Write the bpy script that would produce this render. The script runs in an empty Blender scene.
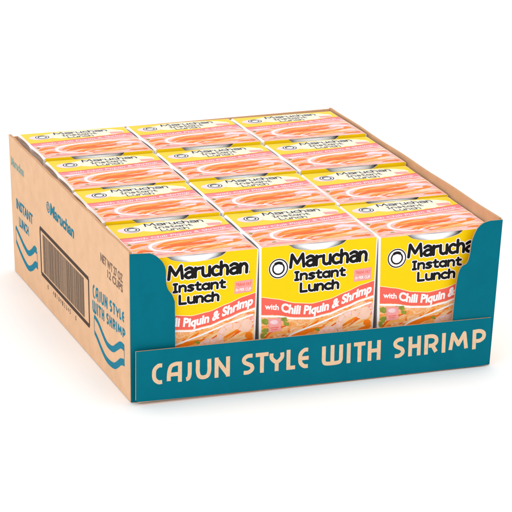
import bpy, math, random
from mathutils import Vector, Matrix
random.seed(7)
S = 0.33                     # metres per tray width: every length below is in tray widths
TD, TH = 1.179, 0.4024       # tray depth and height
col = bpy.context.scene.collection

# ------------------------------------------------------------------ materials
def lin(h):
    c = [int(h[i:i+2], 16)/255 for i in (0, 2, 4)]
    return tuple((v/12.92 if v <= .04045 else ((v+.055)/1.055)**2.4) for v in c) + (1,)

def mat(name, h, rough=.5, var=0.0, scale=60, spec=.12, bump=0.0, bscale=400, coords='Object', stretch=(1, 1, 1)):
    m = bpy.data.materials.new(name); m.use_nodes = True
    nt = m.node_tree; b = nt.nodes['Principled BSDF']
    b.inputs['Roughness'].default_value = rough
    b.inputs['Specular IOR Level'].default_value = spec
    c = lin(h); b.inputs['Base Color'].default_value = c
    tc = nt.nodes.new('ShaderNodeTexCoord'); mp = nt.nodes.new('ShaderNodeMapping')
    mp.inputs['Scale'].default_value = stretch
    nt.links.new(tc.outputs[coords], mp.inputs['Vector'])
    if var:
        n = nt.nodes.new('ShaderNodeTexNoise'); n.inputs['Scale'].default_value = scale; n.inputs['Detail'].default_value = 6
        n.inputs['Roughness'].default_value = .65
        r = nt.nodes.new('ShaderNodeValToRGB')
        r.color_ramp.elements[0].position = .3; r.color_ramp.elements[1].position = .7
        r.color_ramp.elements[0].color = tuple(v*(1-var) for v in c[:3]) + (1,)
        r.color_ramp.elements[1].color = tuple(min(1, v*(1+var)) for v in c[:3]) + (1,)
        nt.links.new(mp.outputs[0], n.inputs['Vector']); nt.links.new(n.outputs['Fac'], r.inputs['Fac'])
        nt.links.new(r.outputs['Color'], b.inputs['Base Color'])
    if bump:
        n2 = nt.nodes.new('ShaderNodeTexNoise'); n2.inputs['Scale'].default_value = bscale; n2.inputs['Detail'].default_value = 4
        bp = nt.nodes.new('ShaderNodeBump'); bp.inputs['Strength'].default_value = bump; bp.inputs['Distance'].default_value = .001
        nt.links.new(mp.outputs[0], n2.inputs['Vector']); nt.links.new(n2.outputs['Fac'], bp.inputs['Height'])
        nt.links.new(bp.outputs['Normal'], b.inputs['Normal'])
    return m

def food_mat(name, sx, sy, seed, pinky=.5):
    """printed photograph of noodles: stretched, warped bands of orange, cream and pink"""
    m = bpy.data.materials.new(name); m.use_nodes = True
    nt = m.node_tree; L = nt.links.new; N = nt.nodes.new; b = nt.nodes['Principled BSDF']
    b.inputs['Roughness'].default_value = .45; b.inputs['Specular IOR Level'].default_value = .15
    uv = N('ShaderNodeUVMap'); uv.uv_map = 'UVMap'
    mp = N('ShaderNodeMapping'); mp.inputs['Scale'].default_value = (sx, sy, 1); mp.inputs['Location'].default_value = (seed, seed*.7, seed)
    L(uv.outputs[0], mp.inputs['Vector'])
    n0 = N('ShaderNodeTexNoise'); n0.inputs['Scale'].default_value = .9; n0.inputs['Detail'].default_value = 2
    L(mp.outputs[0], n0.inputs['Vector'])
    sub = N('ShaderNodeVectorMath'); sub.operation = 'SCALE'; sub.inputs['Scale'].default_value = 1.6
    L(n0.outputs['Color'], sub.inputs[0])
    add = N('ShaderNodeVectorMath'); add.operation = 'ADD'; L(mp.outputs[0], add.inputs[0]); L(sub.outputs[0], add.inputs[1])
    n1 = N('ShaderNodeTexNoise'); n1.inputs['Scale'].default_value = 2.1; n1.inputs['Detail'].default_value = 7; n1.inputs['Roughness'].default_value = .62
    L(add.outputs[0], n1.inputs['Vector'])
    r = N('ShaderNodeValToRGB'); cr = r.color_ramp
    pts = [(.28, 'd8542a'), (.38, 'f08434'), (.46, 'f9ae62'), (.52, 'fbd3a8'), (.58, 'f6a24e'), (.66, 'fbdcc0'), (.75, 'f0713c')]
    cr.elements[0].position = pts[0][0]; cr.elements[0].color = lin(pts[0][1])
    cr.elements[1].position = pts[-1][0]; cr.elements[1].color = lin(pts[-1][1])
    for p, c in pts[1:-1]:
        e = cr.elements.new(p); e.color = lin(c)
    L(n1.outputs['Fac'], r.inputs['Fac'])
    n2 = N('ShaderNodeTexNoise'); n2.inputs['Scale'].default_value = 1.1; n2.inputs['Detail'].default_value = 3
    a2 = N('ShaderNodeVectorMath'); a2.operation = 'ADD'; a2.inputs[1].default_value = (7.3, 2.1, 5)
    L(mp.outputs[0], a2.inputs[0]); L(a2.outputs[0], n2.inputs['Vector'])
    r2 = N('ShaderNodeValToRGB'); r2.color_ramp.elements[0].position = .60-.2*pinky; r2.color_ramp.elements[1].position = .72-.2*pinky
    L(n2.outputs['Fac'], r2.inputs['Fac'])
    n3 = N('ShaderNodeTexNoise'); n3.inputs['Scale'].default_value = 3.5; n3.inputs['Detail'].default_value = 4
    L(add.outputs[0], n3.inputs['Vector'])
    r3 = N('ShaderNodeValToRGB'); c3 = r3.color_ramp
    c3.elements[0].position = .35; c3.elements[0].color = lin('f08f88'); c3.elements[1].position = .65; c3.elements[1].color = lin('f9dcdc')
    e = c3.elements.new(.5); e.color = lin('f4b4b0')
    L(n3.outputs['Fac'], r3.inputs['Fac'])
    mx = N('ShaderNodeMix'); mx.data_type = 'RGBA'
    L(r2.outputs['Color'], mx.inputs['Factor']); L(r.outputs['Color'], mx.inputs['A']); L(r3.outputs['Color'], mx.inputs['B'])
    L(mx.outputs['Result'], b.inputs['Base Color'])
    return m

M = {
 'kraft': mat('kraft_cardboard', 'e3b892', .85, .07, 60, .2, .25, 700),
 'kraft_edge': mat('cardboard_cut_edge', 'c99a74', .9, .25, 900, .15, .4, 1500),
 'kraft_in': mat('cardboard_inside', 'd9ab84', .9, .06, 90, .15),
 'teal': mat('teal_ink', '006c7e', .6, .05, 50, .05, .2, 900),
 'tealp': mat('teal_stamp_ink', '057a94', .8, .22, 500, .2),
 'greenp': mat('faded_teal_ink', '8aa8a0', .85, .2, 500, .2),
 'peach': mat('unprinted_letters', 'e6c29e', .8, .08, 300, .2),
 'brownp': mat('brown_ink', '4c3c34', .85, .2, 400, .2),
 'barbg': mat('barcode_ground', 'ac8e74', .85, .12, 300, .2),
 'barp': mat('barcode_ink', '6e5a4a', .85, .15, 400, .2),
 'greyp': mat('grey_brown_ink', '80685a', .85, .3, 500, .2),
 'white': mat('white_paperboard', 'f4f2f2', .5, .02, 60, .4),
 'foam': mat('white_foam', 'ffffff', .6, .015, 200, .3),
 'yellow': mat('yellow_ink', 'fbd203', .38, .03, 30),
 'yellow2': mat('yellow_top_ink', 'f9cd2c', .4, .03, 30),
 'cream': mat('pale_yellow_ink', 'fdf2b0', .38, .03, 60),
 'cream2': mat('pale_cream_ink', 'f6ecd0', .4, .05, 60),
 'black': mat('black_ink', '161312', .4),
 'wink': mat('white_ink', 'fdfafa', .4),
 'salmon': mat('salmon_ink', 'f4695a', .38, .04, 40),
 'salmon2': mat('salmon_top_ink', 'ee8488', .4, .1, 60, stretch=(1, 3, 1)),
 'redline': mat('red_ink', 'e2353c', .4),
 'pink': mat('pink_ink', 'f5a3a0', .4, .12, 200),
 'lilac': mat('pale_pink_ink', 'f6d6dc', .4, .08, 120),
 'green': mat('cilantro_ink', '8f9a3c', .45, .3, 300),
 'or1': mat('orange_ink', 'f58018', .4, .10, 200),
 'or2': mat('deep_orange_ink', 'ee6414', .4, .10, 200),
 'or3': mat('light_orange_ink', 'fbb05c', .4, .08, 200),
 'or4': mat('noodle_cream_ink', 'fbd09a', .4, .08, 200),
 'shr': mat('shrimp_pink_ink', 'f9cdb8', .4, .08, 200),
 'food_f': food_mat('noodle_print', 14, 26, 3.1, .35),
 'food_t': food_mat('noodle_print_top', 12, 34, 9.4, 1.0),
 'floor': mat('white_sweep', 'fcfcfc', .7, 0, 1, .1),
}

# ------------------------------------------------------------------ mesh builder
class MB:
    def __init__(s): s.v = []; s.f = []; s.m = []; s.uv = []; s.ms = []
    def mi(s, m):
        if m not in s.ms: s.ms.append(m)
        return s.ms.index(m)
    def poly(s, pts3, m, uvs=None):
        i = len(s.v); s.v += [tuple(p) for p in pts3]; s.f.append(tuple(range(i, i+len(pts3)))); s.m.append(s.mi(m))
        s.uv += list(uvs) if uvs else [(0, 0)]*len(pts3)
    def p2(s, pts2, fn, lay, m): s.poly([fn(a, b, lay) for a, b in pts2], m, pts2)
    def band(s, a0, a1, f1, f2, fn, lay, m, nu=48, nv=6):
        """area between curves b=f1(a) and b=f2(a)"""
        g1 = f1 if callable(f1) else (lambda a: f1); g2 = f2 if callable(f2) else (lambda a: f2)
        for i in range(nu):
            x0 = a0+(a1-a0)*i/nu; x1 = a0+(a1-a0)*(i+1)/nu
            for j in range(nv):
                t0, t1 = j/nv, (j+1)/nv
                s.p2([(x0, g1(x0)*(1-t0)+g2(x0)*t0), (x1, g1(x1)*(1-t0)+g2(x1)*t0), (x1, g1(x1)*(1-t1)+g2(x1)*t1), (x0, g1(x0)*(1-t1)+g2(x0)*t1)], fn, lay, m)
    def ribbon(s, pts, w, fn, lay, m, cap=False):
        """constant or tapering stroke; w is a number or list per point"""
        n = len(pts); W = w if isinstance(w, (list, tuple)) else [w]*n
        Lp, Rp = [], []
        for i, (x, y) in enumerate(pts):
            if i == 0: d = (pts[1][0]-x, pts[1][1]-y); k = 1
            elif i == n-1: d = (x-pts[i-1][0], y-pts[i-1][1]); k = 1
            else:
                d1 = Vector((x-pts[i-1][0], y-pts[i-1][1])); d2 = Vector((pts[i+1][0]-x, pts[i+1][1]-y))
                d1.normalize(); d2.normalize(); dd = d1+d2
                if dd.length < 1e-6: dd = d1
                dd.normalize(); k = min(1/max(dd.dot(d1), .3), 1.08); d = (dd.x, dd.y)
            l = math.hypot(*d) or 1; nx, ny = -d[1]/l*k, d[0]/l*k; h = W[i]/2
            Lp.append((x+nx*h, y+ny*h)); Rp.append((x-nx*h, y-ny*h))
        for i in range(n-1): s.p2([Lp[i], Lp[i+1], Rp[i+1], Rp[i]], fn, lay, m)
        if cap:
            for (x, y), ww in ((pts[0], W[0]), (pts[-1], W[-1])):
                s.p2([(x+ww/2*math.cos(k*math.pi/6), y+ww/2*math.sin(k*math.pi/6)) for k in range(12)], fn, lay+.04, m)
    def box(s, x0, x1, y0, y1, z0, z1, m):
        P = [(x, y, z) for x in (x0, x1) for y in (y0, y1) for z in (z0, z1)]
        for q in ((0, 1, 3, 2), (4, 6, 7, 5), (0, 4, 5, 1), (2, 3, 7, 6), (0, 2, 6, 4), (1, 5, 7, 3)): s.poly([P[i] for i in q], m)
    def build(s, name, parent=None, merge=False, warp=None, smooth=False):
        vv = [warp(*p) for p in s.v] if warp else s.v
        me = bpy.data.meshes.new(name); me.from_pydata([tuple(c*S for c in p) for p in vv], [], s.f)
        for m in s.ms: me.materials.append(M[m])
        u = me.uv_layers.new(name='UVMap')
        for p, mi in zip(me.polygons, s.m):
            p.material_index = mi; p.use_smooth = smooth
            for li in p.loop_indices: u.data[li].uv = s.uv[me.loops[li].vertex_index]
        if merge:
            import bmesh
            bm = bmesh.new(); bm.from_mesh(me); bmesh.ops.remove_doubles(bm, verts=bm.verts, dist=1e-5)
            bmesh.ops.recalc_face_normals(bm, faces=bm.faces); bm.to_mesh(me); bm.free()
        o = bpy.data.objects.new(name, me); col.objects.link(o)
        if parent: o.parent = parent
        return o

def cat(pts, n=5, closed=False):
    """Catmull-Rom through the points"""
    P = [pts[0]]+list(pts)+[pts[-1]]; out = []
    for i in range(1, len(P)-2):
        p0, p1, p2, p3 = P[i-1:i+3]
        for k in range(n):
            t = k/n
            out.append(tuple(.5*((2*p1[c])+(-p0[c]+p2[c])*t+(2*p0[c]-5*p1[c]+4*p2[c]-p3[c])*t*t+(-p0[c]+3*p1[c]-3*p2[c]+p3[c])*t**3) for c in (0, 1)))
    out.append(tuple(pts[-1])); return out

# ------------------------------------------------------------------ lettering
# rounded crate capitals, unit square; True = smooth
CAP = {
 'C': [(1, [(1, 1), (.55, 1), (.1, .8), (0, .5), (.1, .2), (.55, 0), (1, 0)])],
 'A': [(1, [(0, 0), (.03, .5), (.2, .88), (.6, 1), (1, 1)]), (0, [(1, 1), (1, 0)]), (0, [(.03, .38), (1, .38)])],
 'J': [(1, [(1, 1), (1, .6), (.95, .25), (.6, .04), (0, 0)])],
 'U': [(1, [(0, 1.09), (0, .75), (0, .38), (.14, .09), (.5, 0), (.86, .09), (1, .38), (1, .75), (1, 1.09)])],
 'N': [(0, [(0, 0), (0, 1), (1, 0), (1, 1)])],
 'S': [(1, [(1, 1), (.45, 1), (.04, .85), (.12, .62), (.85, .4), (.97, .17), (.55, 0), (0, 0)])],
 'T': [(0, [(0, 1), (1, 1)]), (0, [(.5, 1), (.5, 0)])],
 'Y': [(1, [(0, 1), (.02, .7), (.5, .45), (.98, .7), (1, 1)]), (0, [(.5, .45), (.5, 0)])],
 'L': [(0, [(0, 1), (0, 0), (1, 0)])],
 'E': [(1, [(1, 1), (.55, 1), (.1, .8), (0, .5), (.1, .2), (.55, 0), (1, 0)]), (0, [(0, .5), (.85, .5)])],
 'W': [(1, [(0, 1.09), (0, .5), (.02, .12), (.2, 0), (.8, 0), (.98, .12), (1, .5), (1, 1.09)]), (0, [(.5, 1), (.5, 0)])],
 'I': [(0, [(.5, 1), (.5, 0)])],
 'H': [(0, [(0, 1), (0, 0)]), (0, [(1, 1), (1, 0)]), (0, [(0, .5), (1, .5)])],
 'R': [(0, [(0, 0), (0, 1)]), (1, [(0, 1), (.6, 1), (.97, .85), (.97, .58), (.6, .42), (.25, .42)]), (0, [(.62, .42), (1, 0)])],
 'M': [(0, [(0, 0), (.14, .98), (.5, .3), (.86, .98), (1, 0)])],
 'P': [(0, [(0, 0), (0, 1)]), (1, [(0, 1), (.6, 1), (1, .85), (1, .58), (.6, .4), (.05, .4)])],
}
# chunky lower-case letters: height of a capital = 1, own widths
LOW = {
 'M': (.80, [(0, [(0, 0), (.08, 1), (.40, .28), (.72, 1), (.80, 0)])]),
 'a': (.42, [(1, [(.02, .66), (.2, .78), (.38, .70), (.43, .5), (.43, 0)]), (1, [(.42, .44), (.16, .42), (.0, .2), (.14, 0), (.30, .02), (.42, .14)])]),
 'A': (.40, [(0, [(.40, .72), (.40, 0)]), (1, [(.40, .5), (.2, .7), (.01, .5), (.01, .2), (.2, 0), (.40, .2)])]),
 'r': (.26, [(0, [(0, .72), (0, 0)]), (1, [(0, .42), (.08, .62), (.28, .68)])]),
 'u': (.40, [(1, [(0, .72), (0, .4), (.03, .12), (.18, 0), (.34, .08), (.40, .2)]), (0, [(.40, .72), (.40, 0)])]),
 'c': (.34, [(1, [(.36, .62), (.2, .71), (.03, .55), (0, .35), (.04, .13), (.2, 0), (.38, .06)])]),
 'h': (.38, [(0, [(0, 1.02), (0, 0)]), (1, [(0, .45), (.12, .68), (.28, .7), (.38, .5), (.38, .25), (.38, 0)])]),
 'n': (.38, [(0, [(0, .72), (0, 0)]), (1, [(0, .45), (.12, .68), (.28, .7), (.38, .5), (.38, .25), (.38, 0)])]),
 's': (.32, [(1, [(.33, .64), (.16, .70), (.02, .56), (.16, .38), (.32, .2), (.18, 0), (0, .06)])]),
 't': (.28, [(1, [(.12, .95), (.12, .5), (.13, .1), (.32, .02)]), (0, [(0, .68), (.3, .68)])]),
 'I': (.20, [(0, [(.1, 1), (.1, 0)]), (0, [(0, 1), (.2, 1)]), (0, [(0, 0), (.2, 0)])]),
 'L': (.40, [(0, [(0, 1), (0, 0), (.40, 0)])]),
}
def disc(mb, c, r, fn, lay, m):
    mb.p2([(c[0]+r*math.cos(t*math.pi/6), c[1]+r*math.sin(t*math.pi/6)) for t in range(12)], fn, lay, m)
def cap_letter(mb, ch, x0, x1, z0, z1, sw, fn, lay, m):
    h = sw/2; L = lay
    for k, (sm, pts) in enumerate(CAP[ch]):
        q = [(x0+h+a*(x1-x0-sw), z0+h+b*(z1-z0-sw)) for a, b in pts]
        if sm: mb.ribbon(cat(q, 7), sw, fn, L, m); L += .12; continue
        for i in range(len(q)-1):        # straight strokes one by one, square ends flush with the letter's outline
            a, b = Vector(q[i]), Vector(q[i+1]); d = (b-a).normalized()*h*.97
            if abs(d.x) > 1e-9 and abs(d.y) > 1e-9 and ch in 'NMR': mb.ribbon([tuple(a), tuple(b)], sw, fn, L, m)
            else: mb.ribbon([tuple(a-d), tuple(b+d)], sw, fn, L, m)
            L += .12
            if i and ch in 'M': disc(mb, q[i], h, fn, L, m); L += .12
def low_word(mb, word, x0, x1, base, hgt, sw, fn, lay, m, outline=None, gap=.17, down=True):
    """word fitted between x0 and x1; fn takes (a, drop)"""
    tot = sum(LOW[c][0] for c in word)+gap*(len(word)-1)+sw
    k = (x1-x0)/(tot) ; x = x0+sw*k/2
    kk = hgt-sw*hgt*0
    for wi, ch in enumerate(word):
        w, strokes = LOW[ch]
        for si, (sm, pts) in enumerate(strokes):
            q = [(x+a*k, base-(b*(1-sw)+sw/2)*hgt) for a, b in pts]
            if sm: q = cat(q, 5)
            segs = [q] if sm else [q[i:i+2] for i in range(len(q)-1)]
            for gi, g in enumerate(segs):
                if outline: mb.ribbon(g, sw*hgt+outline, fn, lay-1.3+.1*si+.06*gi+.3*(wi % 2), 'wink', cap=True)
                mb.ribbon(g, sw*hgt, fn, lay+.15*si+.07*gi, m, cap=True)
            if not sm and len(q) > 2:
                for (cx, cy) in q[1:-1]:
                    mb.p2([(cx+sw*hgt/2*math.cos(t*math.pi/6), cy+sw*hgt/2*math.sin(t*math.pi/6)) for t in range(12)], fn, lay+.35, m)
        x += (w+gap)*k

def font_tris(text, bold=0.0, shear=0.0):
    """outline text from the built-in font: (verts, faces, width), x from 0, capital height about 0.73"""
    cu = bpy.data.curves.new('t', 'FONT'); cu.body = text; cu.size = 1; cu.offset = bold; cu.shear = shear; cu.resolution_u = 3
    o = bpy.data.objects.new('t', cu); col.objects.link(o)
    dg = bpy.context.evaluated_depsgraph_get(); me = bpy.data.meshes.new_from_object(o.evaluated_get(dg))
    vs = [(v.co.x, v.co.y) for v in me.vertices]; fs = [tuple(p.vertices) for p in me.polygons]
    bpy.data.objects.remove(o); bpy.data.curves.remove(cu); bpy.data.meshes.remove(me)
    x0 = min(v[0] for v in vs); vs = [(a-x0, b) for a, b in vs]
    return vs, fs, max(v[0] for v in vs)
def font_text(mb, text, x0, x1, base, hgt, fn, lay, m, bold=0, shear=0, follow=None, sgn=-1):
    vs, fs, w = font_tris(text, bold, shear); k = (x1-x0)/w; kh = hgt/.73
    for f in fs:
        pts = []
        for i in f:
            a = x0+vs[i][0]*k; b = (follow(a) if follow else base)+sgn*vs[i][1]*kh
            pts.append((a, b))
        mb.p2(pts, fn, lay, m)

# ------------------------------------------------------------------ the tray
def T(x, y, z):
    """slight real-life deformation of the folded tray: corner offsets, blended"""
    u = min(max(x, 0), 1); v = min(max(y/TD, 0), 1); w = min(max(z/TH, 0), 1)
    O = {(0, 0, 0): (.006, .012), (0, 0, 1): (-.004, -.008), (1, 0, 1): (.006, -.012), (1, 0, 0): (-.010, -.004),
         (0, 1, 1): (-.005, -.004), (0, 1, 0): (0, -.035), (1, 1, 1): (.010, .040), (1, 1, 0): (0, 0)}
    dx = dy = 0
    for (a, b, c), (ox, oy) in O.items():
        k = (u if a else 1-u)*(v if b else 1-v)*(w if c else 1-w); dx += k*ox; dy += k*oy
    return (x+dx, y+dy, z)

tray = bpy.data.objects.new('cardboard_tray', None); col.objects.link(tray)
tray['label'] = 'open cardboard shipping tray, kraft side wall and teal lettered front, holding all twelve boxes'
tray['category'] = 'tray'
th = .0075
# -- left wall (printed)
def slab_x(mb, x0, x1, y0, y1, z0, ztop, mo, mi, ny=60):
    zt = ztop if callable(ztop) else (lambda y: ztop)
    for i in range(ny):
        a, b = y0+(y1-y0)*i/ny, y0+(y1-y0)*(i+1)/ny; za, zb = zt(a), zt(b)
        for j in range(6):
            p, q = j/6, (j+1)/6
            z = lambda t, Z: z0+(Z-z0)*t
            mb.poly([(x0, a, z(p, za)), (x0, b, z(p, zb)), (x0, b, z(q, zb)), (x0, a, z(q, za))], mo)
            mb.poly([(x1, a, z(p, za)), (x1, b, z(p, zb)), (x1, b, z(q, zb)), (x1, a, z(q, za))], mi)
        mb.poly([(x0, a, za), (x0, b, zb), (x1, b, zb), (x1, a, za)], 'kraft_edge')
    for y, Z in ((y0, zt(y0)), (y1, zt(y1))): mb.poly([(x0, y, z0), (x1, y, z0), (x1, y, Z), (x0, y, Z)], 'kraft_edge')
    mb.poly([(x0, y0, z0), (x1, y0, z0), (x1, y1, z0), (x0, y1, z0)], mo)
lw = MB()
wob = lambda y: TH-.0015+.0012*math.sin(y*23)+.0008*math.sin(y*57+1)
slab_x(lw, 0, th, .0050, TD, 0.0, wob, 'kraft', 'kraft_in')
LWF = lambda a, b, lay: (-.0003-.00015*lay, TD-a, b)       # a runs back to front as the wall is read, b is height
Y = lambda y: TD-y
# line lettering
def wall_text(text, y0, y1, base, h, m, bold=.02, shear=0, base1=None):
    fo = (lambda a: base+(base1-base)*(a-Y(y0))/(Y(y1)-Y(y0))) if base1 else None
    font_text(lw, text, Y(y0), Y(y1), base, h, LWF, 1, m, bold, shear, fo, 1)
CW = dict(C=.60, A=.74, J=.38, U=.76, N=.76, S=.64, T=.66, Y=.72, L=.45, E=.60, W=1.06, I=.22, H=.66, R=.70, M=1.05, P=.68)
def wall_caps(text, y0, y1, base0, base1, h0, h1, m, sw=.0072):
    tot = sum(.42 if c == ' ' else CW[c]+.20 for c in text)-.20; L = y0-y1; p = 0
    for ch in text:
        if ch == ' ': p += .42; continue
        a, b = p/tot*L, (p+CW[ch])/tot*L; t = (a+b)/2/L; bs = base0+(base1-base0)*t; hh = h0+(h1-h0)*t
        cap_letter(lw, ch, Y(y0)+a, Y(y0)+b, bs, bs+hh, sw, LWF, 1, m); p += CW[ch]+.20
wall_caps('CAJUN STYLE', .335, .050, .177, .200, .038, .027, 'tealp')
wall_caps('WITH SHRIMP', .340, .044, .136, .157, .034, .026, 'tealp')
wall_text('INSTANT', 1.122, .940, .202, .029, 'tealp', .035)
wall_text('LUNCH', 1.098, .992, .155, .027, 'tealp', .035)
wall_text('Maruchan', .745, .505, .288, .034, 'tealp', .035, .15)
for r_, rr in ((.014, .0035), (.0075, .0025)):
    lw.ribbon([(Y(.764)+r_*math.cos(t*math.pi/12), .302+r_*math.sin(t*math.pi/12)) for t in range(25)], rr, LWF, 1, 'tealp')
wall_text('Maruchan', 1.163, 1.02, .318, .026, 'greenp', .03, .1)
wall_text('NET WT 27 OZ', .256, .060, .303, .023, 'greyp', .03)
wall_text('12 CUPS', .195, .060, .277, .021, 'greyp', .03)
w1 = [(.326, .128), (.288, .121), (.25, .104), (.213, .09), (.182, .089), (.152, .094), (.121, .11), (.085, .128), (.053, .13)]
w2 = [(.326, .083), (.301, .075), (.263, .058), (.226, .046), (.189, .044), (.146, .05), (.116, .064), (.085, .082), (.053, .09)]
def wave_ribbon(pts, wa, wb):
    q = cat([(Y(a), b) for a, b in pts], 5); n = len(q)
    lw.ribbon(q, [wa+(wb-wa)*min(1, i/n*1.3) for i in range(n)], LWF, 1.2, 'tealp')
wave_ribbon(w1, .011, .0185); wave_ribbon(w2, .011, .0185)
off = .815; kx = .86
bw1 = [((a-.053)*kx+.908, b) for a, b in w1]; bw2 = [((a-.053)*kx+.904, b) for a, b in w2]
wave_ribbon([(1.141, .14), (1.093, .122), (1.046, .107), (1.004, .101), (.962, .117), (.932, .134), (.909, .134)], .011, .0185)
wave_ribbon([(1.144, .097), (1.096, .076), (1.048, .061), (1.006, .056), (.964, .070), (.928, .090), (.902, .091)], .011, .0185)
for a, b0, b1 in ((.327, .083, .128), (.054, .09, .13), (1.143, .097, .14), (.905, .09, .134)):
    lw.ribbon([(Y(a), b0), (Y(a), b1)], .0025, LWF, 1.5, 'tealp')
# barcode panel
by0, by1, bz0, bz1 = .862, .374, .084, .216
for p in ([(Y(by0), bz1), (Y(by1), bz1)], [(Y(by0), bz0), (Y(by1), bz0)]): lw.ribbon(p, .011, LWF, 1.3, 'brownp')
for a in (by0, by1): lw.ribbon([(Y(a), bz0), (Y(a), bz1)], .009, LWF, 1.6, 'brownp')
lw.band(Y(.835), Y(.425), bz0+.010, bz1-.012, LWF, .5, 'barbg', 40, 6)
x = Y(.835)
while x < Y(.425):
    wd = random.choice([.004, .004, .008, .012]); lw.p2([(x, bz0+.010), (x+wd, bz0+.010), (x+wd, bz1-.012), (x, bz1-.012)], LWF, 1, 'barp')
    x += wd+random.choice([.003, .004, .006])
for i, g in enumerate('0  4178912345  0'):
    if g != ' ': font_text(lw, g, Y(.80)+i*.019, Y(.80)+i*.019+.010, .057, .014, LWF, 1, 'barp', 0, 0, None, 1)
lw.build('left_wall', tray, warp=T)
# -- right and back wall, bottom
rw = MB(); slab_x(rw, 1-th, 1.0, th+.0005, TD, 0, lambda y: TH-.001-.004*(y/TD)+.001*math.sin(y*19+2), 'kraft_in', 'kraft')
rw.build('right_wall', tray, warp=T)
bk = MB(); n = 40
for i in range(n):
    a, b = th+.0005+(1-2*th-.001)*i/n, th+.0005+(1-2*th-.001)*(i+1)/n
    for j in range(4):
        z0, z1 = (TH-.008)*j/4, (TH-.008)*(j+1)/4
        bk.poly([(a, TD-th, z0), (b, TD-th, z0), (b, TD-th, z1), (a, TD-th, z1)], 'kraft_in')
        bk.poly([(a, TD, z0), (b, TD, z0), (b, TD, z1), (a, TD, z1)], 'kraft')
    bk.poly([(a, TD-th, TH-.008), (b, TD-th, TH-.008), (b, TD, TH-.008), (a, TD, TH-.008)], 'kraft_edge')
bk.build('back_wall', tray, warp=T)
bt = MB(); bt.box(.010, .990, .012, TD-.012, .0006, .005, 'kraft_in'); bt.build('tray_bottom', tray, warp=T)

# -- corner panels with S-shaped cut edges, then the lettered flap
def extrude_outline(name, outline, y0, y1, front, side, warp=None, parent=None, extra=None, edge_inset=.0012):
    mb = MB(); n = len(outline)
    fr = [(a, y0, b) for a, b in outline]; ba = [(a, y1, b) for a, b in outline]
    mb.poly(fr, front); mb.poly(list(reversed(ba)), 'kraft_in')
    for i in range(n):
        j = (i+1) % n; mb.poly([fr[i], ba[i], ba[j], fr[j]], side)
    if extra: extra(mb)
    return mb.build(name, parent, warp=warp)
Lc = [(-.002, .397), (.052, .396), (.066, .389), (.078, .378), (.087, .366), (.093, .348), (.094, .315), (.099, .296), (.109, .281), (.115, .266), (.117, .25), (.118, .138)]
Rc = [(.965, .400), (.948, .396), (.936, .388), (.927, .375), (.918, .348), (.915, .310), (.909, .290), (.897, .283), (.890, .272), (.886, .255), (.883, .216), (.881, .136)]
Lo = [(.0, .0), (.0, .399)]+cat(Lc[1:], 4)+[(.118, 0)]
Ro = [(1.0, .0), (1.0, .400)]+cat(Rc, 4)+[(.881, 0)]
Lo = [(a, b) for a, b in Lo]
extrude_outline('corner_panel', Lo, 0, .0045, 'teal', 'kraft_edge', T, tray)
extrude_outline('corner_panel', Ro, 0, .0045, 'teal', 'kraft_edge', T, tray)
FT = lambda x: .1425-.0095*x                 # flap top edge height
fo = [(.012, .012), (.012, FT(.012)), (.5, FT(.5)+.0006), (.986, FT(.986)), (.987, .07)]
for t in range(0, 7):
    a = t/6*math.pi/2; fo.append((.968+.018*math.cos(a), .022-.020*math.sin(a)))
fo += [(.6, .002), (.3, .004), (.06, .007), (.018, .008)]
WORDS = [('C', .054, .086), ('A', .093, .133), ('J', .139, .159), ('U', .170, .211), ('N', .220, .261), ('S', .293, .327), ('T', .330, .365), ('Y', .368, .407),
         ('L', .414, .438), ('E', .446, .478), ('W', .511, .569), ('I', .579, .591), ('T', .599, .631), ('H', .638, .674), ('S', .709, .742), ('H', .752, .787),
         ('R', .797, .836), ('I', .846, .858), ('M', .866, .922), ('P', .934, .971)]
def letters(mb):
    fn = lambda a, b, lay: (a, -.0113-.00015*lay, b)
    for ch, a, b in WORDS: cap_letter(mb, ch, a, b, .050, .1045, .0105, fn, 1, 'peach')
extrude_outline('front_flap', fo, -.0112, -.0062, 'teal', 'kraft_edge', None, tray, letters)
# fold of the flap under the tray: rounded bottom edge
fb = MB(); n = 6
for i in range(n):
    a0, a1 = i/n*math.pi/2, (i+1)/n*math.pi/2
    p = lambda a, x: (x, -.0005-.0095*math.cos(a)+.004, .008-.0072*math.sin(a))
    fb.poly([p(a0, .02), p(a0, .97), p(a1, .97), p(a1, .02)], 'kraft')
fb.build('bottom_fold', tray)

# ------------------------------------------------------------------ one noodle box
BW, BD, BH = .3235, .2835, .372
hw = BW/2; CH = .006
wave = lambda t: .1315+.0000*t+.036*math.exp(-((t-.42)/.30)**2)-.017*max(0, t-.62)/.38-.010*(1-t)*0
def wtop(a):   # upper edge of the salmon band on the front, as drop from the top; a from -hw..hw
    t = (a+hw)/BW; P = [(0, .133), (.15, .143), (.3, .158), (.45, .164), (.6, .157), (.75, .141), (.88, .126), (1, .117)]
    for (t0, d0), (t1, d1) in zip(P, P[1:]):
        if t <= t1+1e-9:
            f = (t-t0)/(t1-t0); f = f*f*(3-2*f)*.35+f*.65; return d0+(d1-d0)*f
    return P[-1][1]
def wbot(a):
    t = (a+hw)/BW; P = [(0, .180), (.15, .185), (.3, .196), (.45, .200), (.6, .193), (.75, .178), (.88, .164), (1, .156)]
    for (t0, d0), (t1, d1) in zip(P, P[1:]):
        if t <= t1+1e-9:
            f = (t-t0)/(t1-t0); f = f*f*(3-2*f)*.35+f*.65; return d0+(d1-d0)*f
    return P[-1][1]
def notch(a):
    t = (a+hw)/BW; c, r = .49, .235
    q = 1-((t-c)/r)**2
    return .019*min(1, max(q, 0)**.5*1.0) if q > 0 else 0.0
TP = .045                                        # how much narrower the box is at its foot
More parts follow.
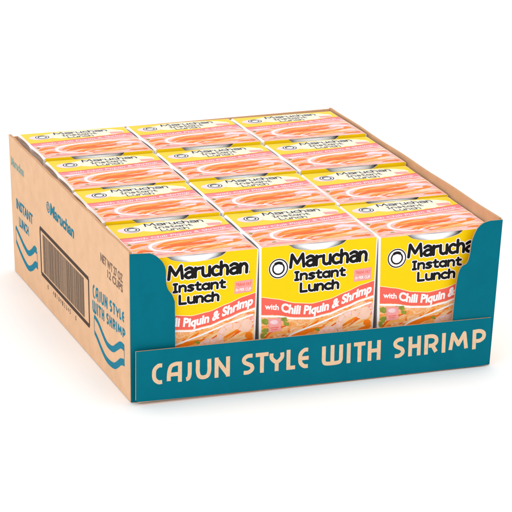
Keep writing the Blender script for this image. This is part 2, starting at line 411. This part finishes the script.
FF = lambda a, d, lay: (a*(1-TP*d/BH), -.00016*lay, BH-d)
BOW = lambda a, y: .0025*math.sin(math.pi*min(max(y/BD, 0), 1))*math.cos(math.pi*a/BW*.98)
TF = lambda a, y, lay: (a, y, BH+BOW(a, y)+.00016*lay)
def TV(a, v, lay): return TF(a, BD*(1-v), lay)   # v: 0 at the back edge, 1 at the front edge

def sleeve():
    mb = MB()
    mb.band(-hw+CH, hw-CH, 0, 1, lambda a, v, l: TV(a, v, 0), 0, 'white', 24, 12)
    mb.band(-hw+CH*.8, hw-CH*.8, notch, BH, FF, 0, 'white', 48, 8)
    # inner face of the front board and the cut rim of the notch
    inn = lambda a, d, l: (a*(1-TP*d/BH), .0026, BH-d)
    mb.band(-hw+CH, hw-CH, notch, .06, inn, 0, 'white', 48, 1)
    mb.band(-hw+CH, hw-CH, 0, .0026, lambda a, t, l: (a, t, BH-notch(a)), 0, 'white', 48, 1)
    def sx(y, d): # half width of the bulging side
        return (hw-.011*abs(math.sin(2*math.pi*(y-.004)/(BD-.008)))**.8*min(1, d/.012)+.001*math.sin(math.pi*y/BD))*(1-TP*d/BH)
    ny = 24; ds = [.0035, .015, .04, .10, .2, .3, BH]
    for s in (-1, 1):
        for i in range(ny):
            ya, yb = .004+(BD-.008)*i/ny, .004+(BD-.008)*(i+1)/ny
            top = lambda y: (s*(hw-CH), (y-.004)/(BD-.008)*BD, BH+BOW(hw-CH, (y-.004)/(BD-.008)*BD))
            mb.poly([top(ya), top(yb), (s*sx(yb, ds[0]), yb, BH-ds[0]), (s*sx(ya, ds[0]), ya, BH-ds[0])], 'white')
            for d0, d1 in zip(ds, ds[1:]):
                mb.poly([(s*sx(ya, d0), ya, BH-d0), (s*sx(yb, d0), yb, BH-d0), (s*sx(yb, d1), yb, BH-d1), (s*sx(ya, d1), ya, BH-d1)], 'white')
        for d0, d1 in zip([0]+ds, ds):           # front and back vertical edges, white board
            for yy, ye in ((0, .004), (BD, BD-.004)):
                p = lambda d: (s*(hw-CH*.8)*(1-TP*d/BH), yy, BH-d)
                q = lambda d: ((s*sx(ye, d), ye, BH-d) if d else (s*(hw-CH), yy, BH))
                mb.poly([p(d0), p(d1), q(d1), q(d0)], 'white')
    mb.band(-hw+CH*.8, hw-CH*.8, 0, BH, lambda a, d, l: (a*(1-TP*d/BH), BD, BH-d), 0, 'white', 4, 4)
    return mb

def noodles(mb, fn, n, gen, lay, seed):
    rd = random.Random(seed)
    for i in range(n):
        pts, w, m = gen(rd, i)
        q = cat(pts, 6); k = len(q)
        mb.ribbon(q, [w*(.25+.75*math.sin(math.pi*min(max(j/(k-1), .04), .96))) for j in range(k)], fn, lay+(i % 9)*.08, m)

def ell(mb, cx, cy, rx, ry, fn, lay, m, ang=0, n=20, wobble=0, seed=0):
    rd = random.Random(seed); pts = []
    for k in range(n):
        t = 2*math.pi*k/n; r = 1+wobble*(rd.random()-.5)
        x, y = rx*r*math.cos(t), ry*r*math.sin(t)
        pts.append((cx+x*math.cos(ang)-y*math.sin(ang), cy+x*math.sin(ang)+y*math.cos(ang)))
    mb.p2(pts, fn, lay, m)

def logo(mb, cx, cy, r, ry, fn, lay):
    ring = lambda k: [(cx+r*k*math.cos(t*math.pi/16), cy+ry*k*math.sin(t*math.pi/16)) for t in range(33)]
    mb.p2(ring(1.12)[:-1], fn, lay-.5, 'wink')
    mb.ribbon(ring(1), .0032, fn, lay, 'black')
    mb.ribbon(ring(.62), .0042, fn, lay, 'black')
    mb.ribbon([(cx+r*.62*math.cos(t), cy-ry*.62*math.sin(t)) for t in [math.radians(a) for a in range(50, 131, 10)]], .0075, fn, lay+.2, 'black')

def front_print():
    mb = MB(); e = CH*.8+.0005; x = lambda t: -hw+BW*t
    mb.band(-hw+e, hw-e, notch, wtop, FF, 1, 'yellow', 60, 5)
    mb.band(-hw+e, hw-e, wtop, wbot, FF, 1, 'salmon', 60, 2)
    mb.band(-hw+e, hw-e, wbot, BH-.002, FF, 1, 'food_f', 60, 10)
    # white lines below and above the band
    q = lambda f, o: [(-hw+e+(BW-2*e)*i/60, f(-hw+e+(BW-2*e)*i/60)+o) for i in range(61)]
    mb.ribbon(q(wtop, -.001), .0018, FF, 2, 'cream'); mb.ribbon(q(wbot, .004), .005, FF, 2.6, 'wink')
    # lettering
    low_word(mb, 'Maruchan', x(.245), x(.915), .0640, .0415, .205, FF, 5, 'black', .0050)
    mb.p2([(x(.925)+.0016*math.cos(k), .060+.0016*math.sin(k)) for k in range(6)], FF, 4, 'black')
    low_word(mb, 'InstAnt', x(.285), x(.735), .0985, .0275, .25, FF, 5, 'black', .0045)
    low_word(mb, 'Lunch', x(.335), x(.685), .1315, .0285, .25, FF, 5, 'black', .0045)
    logo(mb, x(.158), .060, .0245, .0245, FF, 4)
    # small pink panel with two lines
    mb.p2([(x(.805), .083), (x(.955), .080), (x(.955), .113), (x(.805), .116)], FF, 2, 'pink')
    font_text(mb, 'TRANS FAT', x(.815), x(.945), .0955, .008, FF, 3, 'salmon', .02)
    font_text(mb, '0g PER CUP', x(.815), x(.945), .1095, .008, FF, 3, 'wink', .02)
    # band text follows the wave
    mid = lambda o: (lambda a: (wtop(a)+wbot(a))/2+o)
    font_text(mb, 'with', x(.045), x(.165), 0, .0150, FF, 3, 'wink', .03, 0, mid(.0070))
    font_text(mb, 'Chili Piquin & Shrimp', x(.185), x(.965), 0, .0235, FF, 3, 'wink', .045, .12, mid(.0095))
    # picture: noodles, bowl rim, shrimp, cilantro, pink label
    def gen(rd, i):
        t0 = rd.uniform(.05, .95); d0 = .212+rd.uniform(0, .065); ln = rd.uniform(.15, .45)
        lo = lambda a: wbot(a)+.008
        p = []
        for s_ in (-.5, -.2, .15, .5):
            a = x(min(max(t0+ln*s_, .025), .975)); p.append((a, min(max(d0-.055*ln*2*s_+.008*math.sin(s_*4+i), lo(a)), BH-.01)))
        return p, rd.uniform(.004, .010), rd.choice(['or1', 'or1', 'or2', 'or3', 'or3', 'or4', 'or4', 'shr'])
    noodles(mb, FF, 64, gen, 2, 5)
    mb.ribbon(cat([(x(.20), .262), (x(.27), .244), (x(.38), .232), (x(.55), .216), (x(.78), .192), (x(.97), .176)], 6), .0045, FF, 3.2, 'wink')
    mb.ribbon(cat([(x(.24), .268), (x(.33), .248), (x(.45), .236), (x(.60), .232)], 6), [.003+.009*math.sin(math.pi*j/18) for j in range(19)], FF, 3.4, 'or1')
    mb.ribbon(cat([(x(.36), .258), (x(.50), .243), (x(.62), .243), (x(.72), .252)], 6), [.003+.011*math.sin(math.pi*j/18) for j in range(19)], FF, 3.5, 'or3')
    for cx, cy, sc, an in ((.80, .232, 1.15, 2.6), (.60, .262, .9, 3.3)):
        arc = [(x(cx)+.030*sc*math.cos(an+t*.30), cy+.026*sc*math.sin(an+t*.30)) for t in range(-1, 11)]
        arc = [(a, max(b, wbot(a)+.016)) for a, b in arc]
        mb.ribbon(arc, [.006+.014*math.sin(math.pi*(j+1)/13)*sc for j in range(12)], FF, 3.8, 'shr')
        mb.ribbon([(p[0], p[1]-.003) for p in arc[2:9]], .003, FF, 4.3, 'lilac')
        for j in (2, 4, 6, 8, 10):
            px, py = arc[j]; t = an+(j-1)*.30
            mb.ribbon([(px-.006*sc*math.cos(t), py-.006*sc*math.sin(t)), (px+.007*sc*math.cos(t), py+.007*sc*math.sin(t))], .0014, FF, 4.5, 'or3')
    ell(mb, x(.91), .205, .020, .017, FF, 3.6, 'shr', -.5, 14, .3, 3)
    ell(mb, x(.94), .232, .010, .010, FF, 3.7, 'or1', -.5, 14, .3, 5)
    for k, (cx, cy, rx, ry, an) in enumerate(((.045, .200, .010, .008, .6), (.20, .198, .014, .006, .2), (.05, .226, .008, .010, 1.2), (.23, .212, .010, .005, .5), (.03, .240, .006, .010, 0), (.50, .236, .008, .003, .3))):
        ell(mb, x(cx), cy, rx, ry, FF, 4+.1*k, 'green', an, 12, .6, k)
    mb.p2([(x(.075), .193), (x(.185), .194), (x(.185), .230), (x(.08), .231)], FF, 4.8, 'pink')
    ell(mb, x(.128), .205, .012, .006, FF, 5.1, 'lilac', 0, 10, .5, 4)
    mb.ribbon([(x(.095), .219), (x(.165), .219)], .0022, FF, 5.2, 'salmon'); mb.ribbon([(x(.100), .224), (x(.155), .224)], .0018, FF, 5.2, 'salmon')
    return mb

def top_print():
    mb = MB(); e = CH+.0008; x = lambda t: -hw+BW*t
    W1 = lambda a: .345+.055*math.sin(math.pi*((a+hw)/BW)*1.0+.5)+.0*a-.10*((a+hw)/BW-.3)
    W2 = lambda a: W1(a)+.115
    mb.band(-hw+e, hw-e, .004, W1, TV, 1, 'yellow2', 40, 6)
    mb.band(-hw+e, hw-e, W1, W2, TV, 1, 'salmon2', 40, 3)
    mb.band(-hw+e, hw-e, W2, .997, TV, 1, 'food_t', 40, 8)
    ev = lambda a: .155*max(0, 1-((a-x(.56))/.1225)**2)**.5*(1+.06*math.sin(a*190)+.04*math.sin(a*333))
    mb.band(x(.56)-.1224, x(.56)+.1224, lambda a: .172-ev(a), lambda a: .172+ev(a), TV, 1.6, 'cream2', 44, 5)
    ell(mb, x(.17), .20, .036, .09, TV, 1.7, 'lilac', 0, 20, .1, 1)
    q = lambda f, o: [(-hw+e+(BW-2*e)*i/60, f(-hw+e+(BW-2*e)*i/60)+o) for i in range(61)]
    V = BD
    def TVr(a, d, lay): return TV(a, d/V, lay)
    qq = lambda f, o: [(a, b*V) for a, b in q(f, o)]
    mb.ribbon(qq(W1, .008), .0030, TVr, 2, 'redline'); mb.ribbon(qq(W2, .004), .0030, TVr, 2.6, 'wink'); mb.ribbon(qq(W2, .022), .0022, TVr, 2.5, 'salmon')
    low_word(mb, 'Maruchan', x(.30), x(.80), .040, .026, .165, TVr, 5, 'black', .003)
    low_word(mb, 'InstAnt', x(.36), x(.68), .0655, .0190, .165, TVr, 5, 'black', .002)
    low_word(mb, 'Lunch', x(.39), x(.63), .0895, .0190, .165, TVr, 5, 'black', .002)
    logo(mb, x(.18), .055, .019, .019, TVr, 4)
    mb.band(x(.80), x(.92), .052, .074, TVr, 2.2, 'pink', 8, 4)
    font_text(mb, 'with Chili Piquin & Shrimp', x(.10), x(.92), 0, .015, TVr, 3, 'lilac', .02, .1, lambda a: (W1(a)+.088)*V)
    def gen(rd, i):
        t0 = rd.uniform(.3, .92); d0 = rd.uniform(.16, .26); ln = rd.uniform(.1, .3)
        p = [(x(min(max(t0+ln*s, .03), .97)), min(max(d0-.012*s+.006*math.sin(s*4+i), .148), .274)) for s in (-.5, -.2, .15, .5)]
        return p, rd.uniform(.003, .008), rd.choice(['or1', 'or2', 'or3', 'or3', 'shr', 'or4', 'lilac', 'pink', 'lilac', 'lilac'])
    noodles(mb, TVr, 44, gen, 2, 8)
    # big orange shrimp and noodles inside the white bowl rim
    fat = lambda a, b, n: [a+b*math.sin(math.pi*min(max(k/(n-1), .03), .97))**.7 for k in range(n)]
    def curve(p, a, b, l, m): q_ = cat([(x(u), d) for u, d in p], 6); mb.ribbon(q_, fat(a, b, len(q_)), TVr, l, m)
    curve([(.97, .150), (.72, .152), (.45, .160), (.25, .178), (.185, .205), (.21, .232), (.32, .250), (.46, .258)], .003, .006, 3.2, 'wink')
    curve([(.235, .208), (.36, .188), (.55, .182), (.80, .166)], .004, .022, 3.5, 'or1')
    curve([(.30, .196), (.45, .184), (.60, .180)], .001, .006, 3.9, 'or3')
    curve([(.26, .222), (.40, .208), (.58, .206), (.74, .196)], .003, .016, 3.7, 'or2')
    curve([(.34, .242), (.50, .230), (.70, .228), (.92, .210)], .003, .016, 3.6, 'or1')
    curve([(.44, .236), (.60, .226), (.78, .222)], .001, .006, 4.0, 'or4')
    curve([(.50, .262), (.66, .250), (.84, .248)], .002, .010, 3.8, 'or3')
    curve([(.04, .200), (.09, .184), (.19, .178)], .003, .014, 3.3, 'or1')
    curve([(.05, .240), (.11, .226), (.18, .236)], .003, .012, 3.6, 'or2')
    curve([(.03, .222), (.08, .212), (.15, .214)], .001, .007, 3.7, 'or3')
    curve([(.74, .182), (.84, .176), (.95, .186)], .003, .018, 3.9, 'lilac')
    curve([(.78, .240), (.87, .232), (.96, .240)], .003, .018, 4.1, 'shr')
    curve([(.08, .264), (.22, .258), (.36, .268)], .002, .010, 3.9, 'pink')
    for k, (cx, cy, rx, ry, m) in enumerate(((.9, .206, .012, .010, 'or1'), (.86, .262, .020, .006, 'or1'), (.12, .156, .024, .006, 'lilac'), (.93, .262, .01, .006, 'or2'), (.16, .252, .006, .004, 'green'), (.05, .17, .005, .005, 'green'))):
        ell(mb, x(cx), cy, rx, ry, TVr, 4.2+.1*k, m, 0, 14, .4, k)
    return mb

def cup():
    mb = MB(); prof = [(0, BH-.0035), (.132, BH-.0035), (.139, BH-.0024), (.1405, BH-.005), (.1402, BH-.022), (.134, BH-.026), (.128, BH-.05), (.092, .012), (0, .008)]
    n = 64; cy = .1410
    for i in range(n):
        a, b = 2*math.pi*i/n, 2*math.pi*(i+1)/n
        for (r0, z0), (r1, z1) in zip(prof, prof[1:]):
            P = [(r0*math.cos(a), cy+r0*math.sin(a), z0), (r0*math.cos(b), cy+r0*math.sin(b), z0), (r1*math.cos(b), cy+r1*math.sin(b), z1), (r1*math.cos(a), cy+r1*math.sin(a), z1)]
            if r0 == 0: P = P[1:]
            elif r1 == 0: P = P[:3]
            mb.poly(P, 'foam')
    return mb

LAB = {
 (0, 0): 'noodle box in front row behind the left teal corner panel, its round logo hidden',
 (1, 0): 'middle noodle box of the front row, whole yellow front with round logo in view',
 (2, 0): 'noodle box in front row, its front partly hidden by the right teal corner panel',
 (0, 1): 'noodle box against the left tray wall, directly behind the front left box',
 (1, 1): 'noodle box in middle column, directly behind the middle front box',
 (2, 1): 'noodle box against the right tray wall, directly behind the front right box',
 (0, 2): 'noodle box against the left tray wall, third from the front',
 (1, 2): 'noodle box in middle column, third from the front',
 (2, 2): 'noodle box against the right tray wall, third from the front',
 (0, 3): 'noodle box in the far left corner of the tray',
 (1, 3): 'noodle box against the back tray wall between two other boxes',
 (2, 3): 'noodle box in the far right corner of the tray',
}
root = bpy.data.objects.new('noodle_box', None); col.objects.link(root)
root['category'] = 'noodle box'; root['group'] = 'boxes of instant noodle cups packed in the tray'
sleeve().build('sleeve', root, merge=True)
front_print().build('front_panel', root); top_print().build('top_panel', root)
cup().build('foam_cup', root, merge=True, smooth=True)
parts = [o for o in bpy.data.objects if o.parent == root]
rnd = random.Random(21)
zf = [.3755, .3860, .3955, .4020]; zr = [.3800, .3895, .3965, .3985]   # top height at the front and rear edge of each row
zj = {(2, 0): -.002, (2, 1): -.004, (2, 2): -.002, (0, 1): .002}
for (c, r), lb in LAB.items():
    if (c, r) == (0, 0): o = root; ps = parts
    else:
        o = root.copy(); col.objects.link(o)
        for p in parts:
            q = p.copy(); col.objects.link(q); q.parent = o
    o['label'] = lb
    j = zj.get((c, r), 0)+rnd.uniform(-.001, .001)
    f, b = zf[r]+j, zr[r]+j+rnd.uniform(-.001, .001)
    tilt = math.atan2(b-f, BD)
    sz = ((f+b)/2-.0075)/BH
    x = (.1825, .5072, .8320)[c]+rnd.uniform(-.0007, .0007); y = .0205+r*.288+rnd.uniform(-.0008, .0008)
    o.scale = (1, 1, sz)
    o.rotation_euler = (tilt, 0, math.radians(rnd.uniform(-.3, .3)))
    o.location = (x*S, y*S, (f-BH*sz*math.cos(tilt))*S)

# ------------------------------------------------------------------ white sweep
fl = MB(); fl.poly([(-60, -30, 0), (60, -30, 0), (60, 60, 0), (-60, 60, 0)], 'floor')
fo_ = fl.build('floor'); fo_['kind'] = 'structure'; fo_.location.z = -.0006

# ------------------------------------------------------------------ light, world, camera
sc = bpy.context.scene
w = bpy.data.worlds.new('World'); sc.world = w; w.use_nodes = True
bg = w.node_tree.nodes['Background']; bg.inputs[0].default_value = (1, 1, 1, 1); bg.inputs[1].default_value = .95
def area(name, loc, target, size, power, colr=(1, 1, 1)):
    l = bpy.data.lights.new(name, 'AREA'); l.shape = 'RECTANGLE'; l.size, l.size_y = size; l.energy = power; l.color = colr
    o = bpy.data.objects.new(name, l); col.objects.link(o); o.location = [c*S for c in loc]
    d = Vector([(t-c) for t, c in zip(target, loc)]); o.rotation_euler = d.to_track_quat('-Z', 'Y').to_euler()
area('softbox_overhead', (1.5, 2.0, 12.0), (.8, 1.2, 0), (2.6, 2.6), 46)
area('softbox_left', (-4.2, -3.4, 2.6), (.3, .5, .2), (1.0, 1.0), 6)

cam = bpy.data.cameras.new('camera'); co = bpy.data.objects.new('camera', cam); col.objects.link(co)
co.location = (-1.7590623*S, -5.73403173*S, 2.30281857*S); co.rotation_euler = (1.262635, -.01493596, -.34475529)
cam.sensor_width = 36; cam.lens = 2547.45/512*36; cam.clip_end = 200; cam.clip_start = .05
sc.camera = co
sc.view_settings.view_transform = 'Standard'; sc.view_settings.look = 'None'; sc.view_settings.gamma = 1; sc.view_settings.exposure = 0
sc.render.engine = 'CYCLES'
